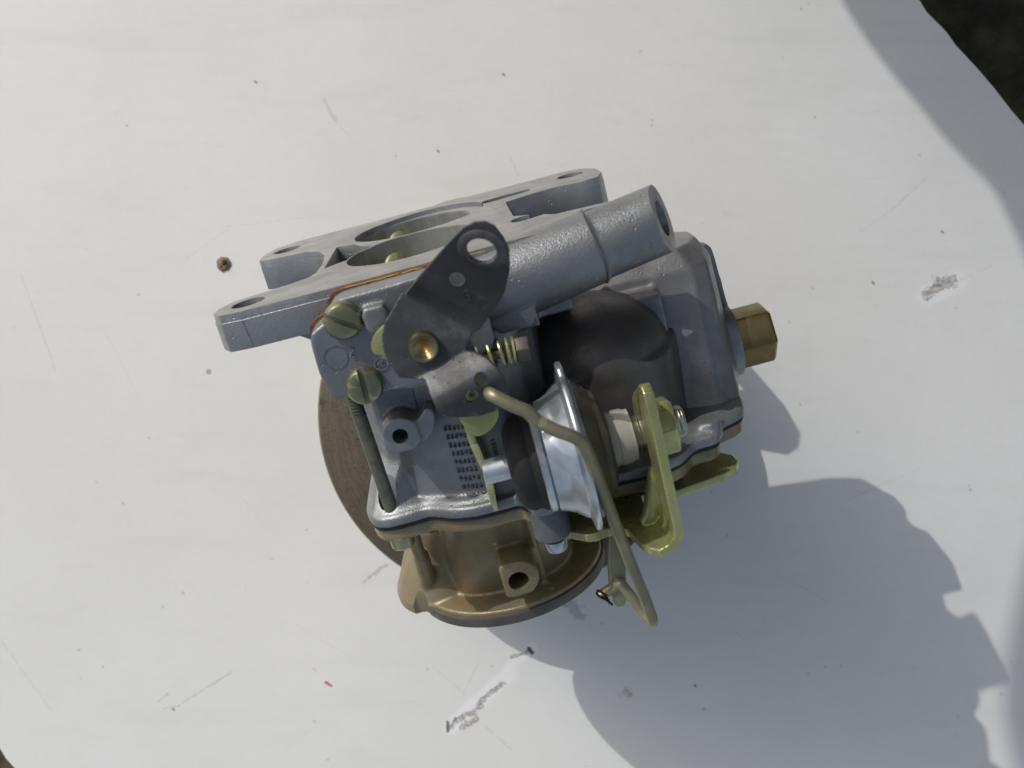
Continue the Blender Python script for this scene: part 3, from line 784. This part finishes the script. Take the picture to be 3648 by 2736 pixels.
# --- air horn (gold casting)
b = B()
b.prism(spline([(x * .985, y * .965) for x, y in seam], 3), 36.6, 40.3)
def oval(cx, cy, rx, ry, n=56, e=2.4):
    o = []
    for i in range(n):
        t = 2 * math.pi * i / n; c, s_ = math.cos(t), math.sin(t)
        o.append((cx + rx * math.copysign(abs(c) ** (2 / e), c), cy + ry * math.copysign(abs(s_) ** (2 / e), s_)))
    return o
b.prism(oval(-1, 0, 19.5, 17.5), 2, 20, top=oval(1, 0, 18.5, 23))
b.prism(oval(1, 0, 18.5, 23), 20, 37, top=oval(5, 0, 20.0, 31))
b.prism([(10, -20), (26, -14), (40, -20), (40, 20), (10, 22)], 20, 37, top=[(10, -34), (26, -38), (52, -34), (60, 20), (10, 26)])
b.prism(oval(-20.5, 2, 14.4, 17.5, 48, 2.0), 1.2, 4.4)
b.prism(oval(-20.5, 2, 14.2, 17.2, 48, 2.0), 4.2, 15, top=oval(-19, 2, 10.5, 13, 48, 2.0))
b.prism(oval(-19, 2, 10.5, 13, 48, 2.0), 14.8, 24, top=oval(-17, 2, 8, 12, 48, 2.0))
b.rev((0, 0, 2.2), (0, 0, 1), [(0, 27.6), (2.4, 27.6), (3.0, 24)], 120)
b.cyl((-23.6, -8.6, 5), (-22.6, -16.5, 22), 2.4)
b.cyl((-22.6, -17.3, 21.5), (-21.9, -23.5, 38), 1.85)
b.cyl((12, -22, 21), (30, -20, 21), 3.4)
b.prism([(y, z) for y, z in [(-19, 2), (-19, 36), (-34, 37), (-30, 30), (-22, 12)]], 8.2, 9.6, 'x')
# D shaped vacuum boss
b.prism([(-1.6, 12.4), (-.6, 11.6), (1.6, 11.5), (5.4, 11.9)] + arc(3.4, 16.6, 4.9, -35, 90, 10) + [(-1.1, 21.6), (-1.7, 20)], -34.2, -16, 'y')
cut = B().cyl((2.6, -36, 16.0), (2.6, -20, 16.0), 2.75, n=36)
cut.cyl((-28.0, -14.0, -3), (-28.0, -14.0, 12), 3.0, n=30)
cut.rev((0, 0, -3), (0, 0, 1), [(0, 16), (20, 15.5)], 60)
horn = build('air_horn', b, 'bronze', carb, cut=cut, vox=.5, sm=5, ang=50)
b = B().rev((0, 0, 0), (0, 0, 1), [(0, 22), (0, 27.6), (.4, 28.2), (2.5, 28.4), (3.2, 28.2), (3.5, 27.5), (3.6, 26.6), (3.0, 22), (0, 22)], 160, cap=False)
build('air_horn_rim', b, 'ring_steel', horn)
text('8', 1.8, (10.2, -23.0, 5.1), (-.3, -.9, 0), (1, 0, 0), 'bronze', horn, depth=.25)

# --- choke arm, cotter pin and connecting link
b = B().prism([(27.8, 27), (31.4, 27.5), (30.8, 18.5), (29.8, 15.5), (28.6, 8.5), (27.4, 6.4), (25.6, 6.6), (24.9, 8.2), (25.0, 13), (26.2, 21)], -43.5, -40.5, 'y')
arm = build('choke_arm', b, 'link', carb, bevel=.5, seg=3)
L0 = [(9.0, -63, 79.1), (9.1, -67.5, 79.5), (9.5, -71, 80.4), (11.5, -72.2, 78.9), (13.7, -72.5, 77.0), (15.2, -72.6, 75.9), (16.2, -72.6, 74.6), (16.9, -72.6, 73.2), (18.2, -72.7, 71.9), (20.5, -73.2, 70.0), (23.0, -73.3, 68.2), (24.7, -72.6, 66.2), (25.6, -71.7, 63.6),
      (26.7, -68.6, 56), (28.5, -63, 41), (30.4, -58.4, 26), (32.1, -54, 13.5)]
# keep the lower run straight and end in a tight hook going back to the arm
L1 = [(32.7, -52, 8.0), (32.9, -50.6, 5.0), (32.6, -49.4, 4.0), (31.8, -48.4, 4.9), (30.8, -47, 7.2), (28.6, -45.2, 12.2), (27.4, -44.2, 13.8), (25.6, -43, 12.4), (23.2, -42.6, 11.2), (21.9, -42.6, 10.6)]
pth = spline(L0, 5, closed=False)[:-1] + spline([L0[-1]] + L1, 5, closed=False)
lk = build('choke_link', B().tube(pth, 1.42, 18), 'link', carb, ang=60)
b = B().tube([(23.9, -43.5, 8.4), (23.6, -44.6, 10.4), (23.2, -45.0, 12.2), (22.4, -45.2, 13.4), (21.6, -45.0, 13.9), (21.2, -44.8, 13.0), (21.8, -44.8, 11.9), (22.8, -45.2, 11.3), (23.8, -44.8, 9.6), (24.4, -43.9, 8.2)], .34, 8)
build('cotter_pin', b, 'cotter', carb)

# --- fuel inlet nut
build('inlet_plate', B().prism(spline([(0, 60.5), (5, 62.0), (10, 60.5), (13, 55), (12.5, 47), (8, 42), (2, 42), (-3, 47), (-3.6, 55)], 4), 75.5, 79.3, 'x'), 'cast', carb, bevel=.5)
b = B().rev((79, 5, 51.8), (1, 0, 0), [(0, 8.9), (9.4, 8.9), (10.4, 8.0)], 6)
bmesh.ops.rotate(b.bm, verts=b.bm.verts, cent=(79, 5, 51.8), matrix=Matrix.Rotation(R(20), 3, 'X'))
cut = B().cyl((85, 5, 51.8), (95, 5, 51.8), 4.6, n=36)
build('fuel_inlet_nut', b, 'brass', carb, cut=cut, bevel=.5, seg=3)
